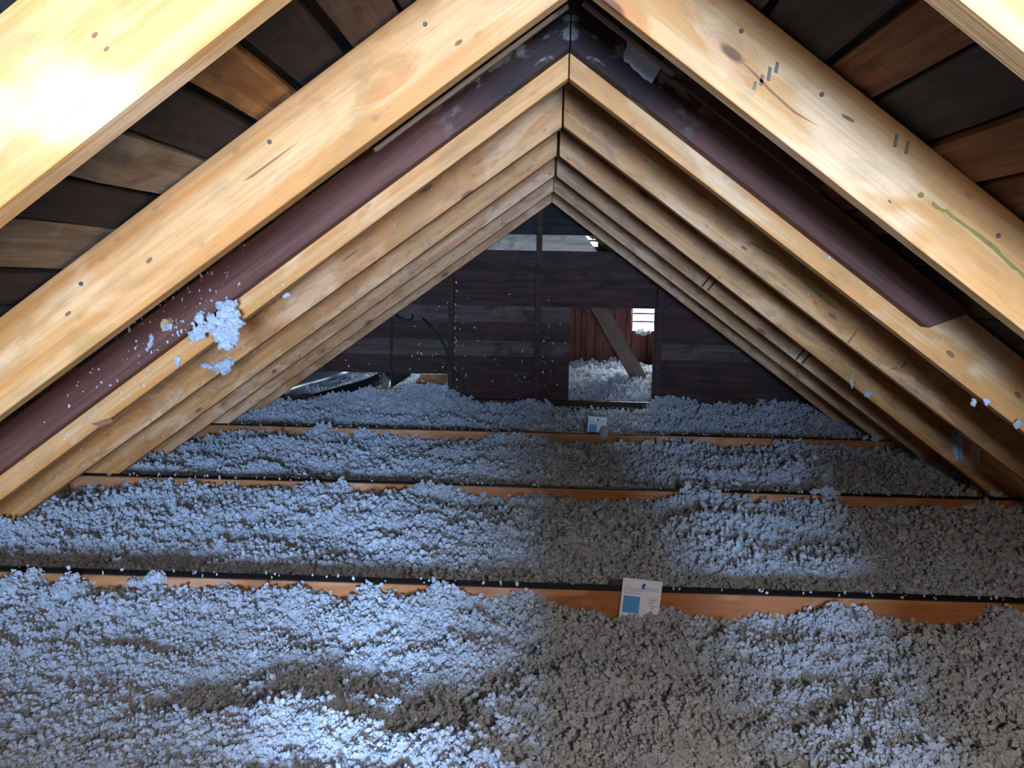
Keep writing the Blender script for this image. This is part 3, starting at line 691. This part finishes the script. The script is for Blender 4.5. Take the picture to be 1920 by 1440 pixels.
# ------------------------------------------------------------------ white depth cards with print
def text_mesh(s, size, name='lettering'):
    c = bpy.data.curves.new(name, 'FONT'); c.body = s; c.size = size; c.extrude = 0.0001; c.resolution_u = 2
    o = bpy.data.objects.new(name, c); COL.objects.link(o); bpy.context.view_layer.update()
    me = bpy.data.meshes.new_from_object(o.evaluated_get(bpy.context.evaluated_depsgraph_get())); bpy.data.objects.remove(o); bpy.data.curves.remove(c); return me
def depth_card(corner_u, corner_v, y, roll, lean, label):
    """local X right, Z up; origin at the top left corner of the card"""
    W, Hh = .107, .16; c = P(corner_u, corner_v, y)
    o = empty('depth_card', c); o.rotation_euler = (lean, roll, 0)
    props(o, label, 'card', 'insulation depth cards')
    link('card', box(0, W, 0, .0012, -Hh, 0, 0, 'card'), CARDW, o)
    RX = Matrix.Rotation(math.pi/2, 4, 'X')
    def put(me, x, z, mat, nm, sx=1.0): 
        me.materials.clear(); me.materials.append(mat); link(nm, me, None, o, Matrix.Translation((x, -.0004, z)) @ RX @ Matrix.Diagonal((sx, 1, 1, 1)))
    def strip(x0, x1, z0, z1, mat, nm): link(nm, box(x0, x1, -.0006, 0, z0, z1, 0, nm), mat, o)
    # emblem: a little house with a notch cut from its right side
    hx, hz = .0525, -.025
    link('emblem', prism([(hx, hz), (hx, hz+.011), (hx+.0055, hz+.0165), (hx+.011, hz+.011), (hx+.011, hz+.0105), (hx+.0065, hz+.005), (hx+.0105, hz)], -.0006, 0, 'y', 0, 'emblem'), INKB, o)
    put(text_mesh('knaufusa.com', .0068), .0635, -.0240, INKB, 'lettering', .93)
    put(text_mesh('INSULATION', .0032), .007, -.0215, INKG, 'lettering')
    strip(.006, .100, -.0285, -.0275, INKG, 'rule_line')
    put(text_mesh('Jet Stream\u00ae ULTRA', .0062), .006, -.0350, INKG, 'lettering')
    put(text_mesh('Blowing Insulation', .0062), .006, -.0415, INKG, 'lettering')
    strip(.007, .052, -.095, -.048, INKL, 'blue_panel')
    strip(.066, .100, -.0492, -.0486, INKG, 'rule_line')
    put(text_mesh('22"', .0165), .075, -.0635, INKB, 'lettering', .92)
    strip(.076, .100, -.0695, -.0688, INKG, 'rule_line')
    put(text_mesh('21"', .010), .082, -.0785, INKB, 'lettering')
    return o
depth_card(1169, 1083, JO[0][0]-.010, math.radians(5.2), math.radians(-4), 'white card printed with a blue 22-inch mark, at the nearest tie joist')
depth_card(1104, 780, JO[2][0]+RT+.03, math.radians(4.0), math.radians(-2), 'small white and blue card standing at the farthest tie joist')

# ------------------------------------------------------------------ loose tufts and flecks of wool
def tuft(u, v, y, su, sv, seed, label, n=40, shape=None, dy=.02, rad=.011):
    """ragged tuft at depth y; su, sv half extents in photo pixels there"""
    r = random.Random(seed); k = y/FPX; bm = bmesh.new(); c = P(u, v, y); blobs = []
    for i in range(n):
        if shape: x, z = r.choice(shape); x += r.gauss(0, .10); z += r.gauss(0, .10)
        else:
            a = r.uniform(0, 6.283); q = r.random()**.6; x, z = q*math.cos(a), q*math.sin(a)
        blobs.append((Vector((x*su*k, r.uniform(-dy, 0), -z*sv*k)), rad*r.uniform(.45, 1.1)))
    for p, rr in blobs:
        n0 = len(bm.verts); bmesh.ops.create_icosphere(bm, subdivisions=2, radius=1); bm.verts.ensure_lookup_table(); off = Vector((r.random()*99,)*3)
        for vv in bm.verts[n0:]: d = vv.co.copy(); vv.co = p+d*rr*max(.3, 1+.8*mnoise.noise(d*2+off)+.6*mnoise.noise(d*5+off))
    o = link('insulation_tuft', bm_mesh(bm, 'insulation_tuft'), FLUFF, None, Matrix.Translation(c))
    rm = o.modifiers.new('merge', 'REMESH'); rm.mode = 'VOXEL'; rm.voxel_size = .0022
    props(o, label, 'insulation', 'loose tufts of insulation'); return o
yo = Y3-OLDT
tuft(412, 610, yo-.004, 52, 44, 1, 'large white tuft of insulation clinging to the left old rafter', 150,
     [(-.85, .35), (-.6, .3), (-.6, -.3), (-.5, -.1), (-.3, .1), (-.1, .0), (0, -.3), (.1, .2), (.2, .6), (.3, .8), (.3, -.2), (.4, -.5), (.5, .1), (.6, -.8), (.7, -.5), (.8, -.1), (.6, .3), (.25, -.75), (.1, .4), (.3, .1), (.45, .7)], .03, .0105)
tuft(412, 686, RY(4)-.001, 28, 18, 2, 'smaller white tuft on the fourth left rafter, below the large tuft', 60,
     [(-.9, -.1), (-.5, 0), (-.1, .1), (.2, -.2), (.4, .4), (.6, -.5), (.6, 0), (.3, .6), (.8, -.4), (.1, .0), (.5, .2)], .02, .010)
tuft(283, 1085, JO[0][0]-.005, 34, 22, 3, 'white tuft perched on the nearest tie joist towards the left', 70, [(-.8, .1), (-.6, .3), (-.2, .2), (0, -.4), (.3, -.4), (.7, -.5), (.4, 0), (.2, .4), (.1, .8), (.6, -.1), (0, 0)], .03, .010)
tuft(1549, 925, JO[1][0]-.005, 28, 20, 4, 'star-shaped white tuft hanging over the middle tie joist at the right', 60, [(-.8, -.2), (-.4, -.1), (0, 0), (0, -.6), (.3, -.2), (.7, -.1), (.1, .4), (.1, .9), (.5, .3), (-.2, -.4)], .02, .009)
tuft(1882, 1160, JO[0][0]-.012, 32, 30, 5, 'spiky white tuft over the right end of the nearest tie joist', 80, [(-.9, -.7), (-.6, -.3), (-.3, 0), (0, .2), (.3, .1), (.6, .3), (.3, -.5), (.1, -.8), (.5, .7), (0, .6), (-.2, .4)], .03, .010)
tuft(1599, 705, RY(5)-.002, 6, 22, 6, 'thin white wisp hanging on a right rafter', 26, [(0, -.9), (.1, -.5), (0, -.1), (-.1, .3), (-.4, .6), (0, .8), (-.7, .4)], .006, .0045)
tuft(1627, 739, RY(5)-.004, 9, 6, 7, 'small white wisp just below the thin hanging wisp', 16, None, .008, .006)
tuft(1824, 752, Y3-.004, 5, 8, 8, 'tiny white tuft on the lower edge of the third right rafter', 9, None, .006, .0042)
tuft(1850, 752, Y3-.004, 9, 7, 9, 'grey-white tuft on the third right rafter beside the tiny one', 10, None, .006, .004)
tuft(1908, 795, Y3-.004, 7, 9, 10, 'round white tuft at the right edge on the third rafter', 14, None, .010, .006)
tuft(1635, 820, JO[2][0]-.002, 18, 6, 11, 'flat white tuft at the right end of the farthest tie joist', 22, None, .02, .012)
tuft(1862, 924, JO[1][0]-.002, 10, 5, 12, 'flat pale tuft at the right end of the middle tie joist', 16, None, .015, .010)
tuft(590, 1027, 2.62, 24, 16, 13, 'round bright lump of insulation behind the nearest tie joist', 50, None, .05, .014)
tuft(284, 641, yo-.003, 8, 14, 14, 'curved white shred on the left old rafter', 22, [(.3, -.9), (.4, -.4), (.2, 0), (0, .4), (-.6, .8), (-.9, 1.0)], .01, .0055)
tuft(318, 614, yo-.026, 6, 8, 15, 'white shred caught on the wooden peg', 14, None, .008, .006)
tuft(335, 676, Y3-.003, 4, 10, 16, 'small oval white shred on the third left rafter', 12, None, .008, .005)
tuft(540, 568-14, Y3-.001, 5, 6, 17, 'tiny white shred under the edge of the third left rafter', 9, None, .008, .005)
tuft(455, 729, RY(6)-.001, 8, 5, 18, 'small pale blue shred on the sixth left rafter', 12, None, .008, .006)
tuft(1206, 622, YF-.004, 17, 4, 20, 'crumbs of insulation along the sill of the bright louvred window', 26, None, .03, .02)
tuft(1132, 812, JO[2][0]-.004, 7, 12, 19, 'grey tuft at the foot of the far white card', 26, None, .03, .013)

# flecks dusted over the rafters and the gable: far too many to count
fr_ = random.Random(21); bm = bmesh.new()
def fleck(p, sz):
    n0 = len(bm.verts); bmesh.ops.create_icosphere(bm, subdivisions=1, radius=1.0); bm.verts.ensure_lookup_table(); off = Vector((fr_.random()*99,)*3)
    st = Vector((fr_.uniform(.5, 1.1), .6, fr_.uniform(.7, 1.9)))
    for v in bm.verts[n0:]: d = v.co.copy(); v.co = p+Vector((d.x*st.x, d.y*st.y, d.z*st.z))*sz*max(.3, 1+.8*mnoise.noise(d*2.3+off))
for k in range(95):      # left old rafter, thickest near the large tuft
    u = 300+fr_.gauss(0, 95); v0 = 97+(1067-u)*.732; v = v0-fr_.uniform(2, 92)
    if 0 < u < 460: fleck(P(u, v, yo-.002), fr_.uniform(.0012, .0040))
for k in range(60):      # along its lower edge and on the new rafter below
    u = fr_.uniform(20, 540); v0 = 97+(1067-u)*.732
    fleck(P(u, v0+fr_.uniform(4, 50), Y3-.002), fr_.uniform(.0010, .0032))
for n, lo, hi, cnt in ((4, 30, 560, 40), (5, 230, 640, 30), (6, 330, 700, 20)):
    for k in range(cnt):
        u = fr_.uniform(lo, hi); A = P(0, 0, 1)
        q = RAFT[n, -1].matrix_local @ Vector((1.9*fr_.uniform(.3, 1.15), .002, fr_.uniform(.004, .09))); fleck(q, fr_.uniform(.0012, .0034))
for n in (3, 4, 5, 6):
    for k in range(28):
        q = RAFT[n, 1].matrix_local @ Vector((1.9*fr_.uniform(.35, 1.1), -.002, fr_.uniform(.004, .09))); fleck(q, fr_.uniform(.0010, .0030))
for k in range(120):     # gable boards
    u = fr_.choice([fr_.uniform(640, 1060), fr_.gauss(848, 30), fr_.gauss(1010, 30)]); v = 735-abs(fr_.gauss(0, 85))
    if 480 < v and u < 1060: fleck(P(u, v, YB-.002), fr_.uniform(.003, .0075))
for k in range(26): fleck(P(fr_.uniform(848, 858), fr_.uniform(520, 740), YB-.004), fr_.uniform(.004, .008))
for (y, zt, hw) in JO:
    for k in range(90): fleck(Vector((fr_.uniform(-1.9, 1.9), y+fr_.uniform(.002, RT), zt+.007)), fr_.uniform(.002, .006))
fo = link('insulation_flecks', bm_mesh(bm, 'insulation_flecks'), FLUFF)
props(fo, 'tiny white insulation flecks dusted over rafters, joists and gable boards', 'insulation', kind='stuff')

# ------------------------------------------------------------------ behind the camera: carton added unseen on the floor to block part of the window light
def occluder(x0, x1, y0, y1, z1, label):
    o = empty('occluder_box', ((x0+x1)/2, (y0+y1)/2, -.95)); props(o, label, 'box')
    M = Matrix.Translation(-o.location)
    link('body', box(x0, x1, y0, y1, -.95, z1, .004, 'body'), OCCBOARD, o, M)
    xm = (x0+x1)/2; link('tape', box(xm-.025, xm+.025, y0+.004, y1-.004, z1, z1+.001, 0, 'tape'), TAPE, o, M)
occluder(.03, .385, -.06, .15, -.20, 'added unseen tall brown taped carton standing on the insulation below the viewpoint')
occluder(.50, 1.00, -.08, .15, -.21, 'added unseen wide brown taped carton standing to the right below the viewpoint')
occluder(.39, .495, -.06, .15, -.535, 'added unseen narrow low carton wedged between the two taller cartons')
occluder(-.85, -.22, -.04, .16, -.52, 'added unseen low brown taped carton lying to the left below the viewpoint')

# ------------------------------------------------------------------ bulb added behind the viewpoint as warm fill light
lp = empty('fill_bulb', (0.46, -.42, .17)); props(lp, 'added unseen fill bulb hanging on a black flex behind the viewpoint', 'fill light')
bm = bmesh.new(); bmesh.ops.create_uvsphere(bm, u_segments=20, v_segments=12, radius=.045)
t = NT('fill bulb'); em = t.N('ShaderNodeEmission'); em.inputs[0].default_value = (1, .92, .82, 1); em.inputs[1].default_value = 1.0; t.L(em.outputs[0], t.out.inputs[0])
gl = link('globe', bm_mesh(bm, 'globe'), t.m, lp)
bm = bmesh.new(); bmesh.ops.create_cone(bm, cap_ends=True, segments=16, radius1=.02, radius2=.016, depth=.06, matrix=Matrix.Translation((0, 0, .065)))
link('socket', bm_mesh(bm, 'socket'), BLACKR, lp)
link('flex', tube([(0, 0, .09), (.003, 0, .2), (0, 0, ROOF-.17-.41*TAN-.03)], .004, 'flex'), BLACKR, lp)
em.inputs[1].default_value = 50/(math.pi*4*math.pi*.045**2)
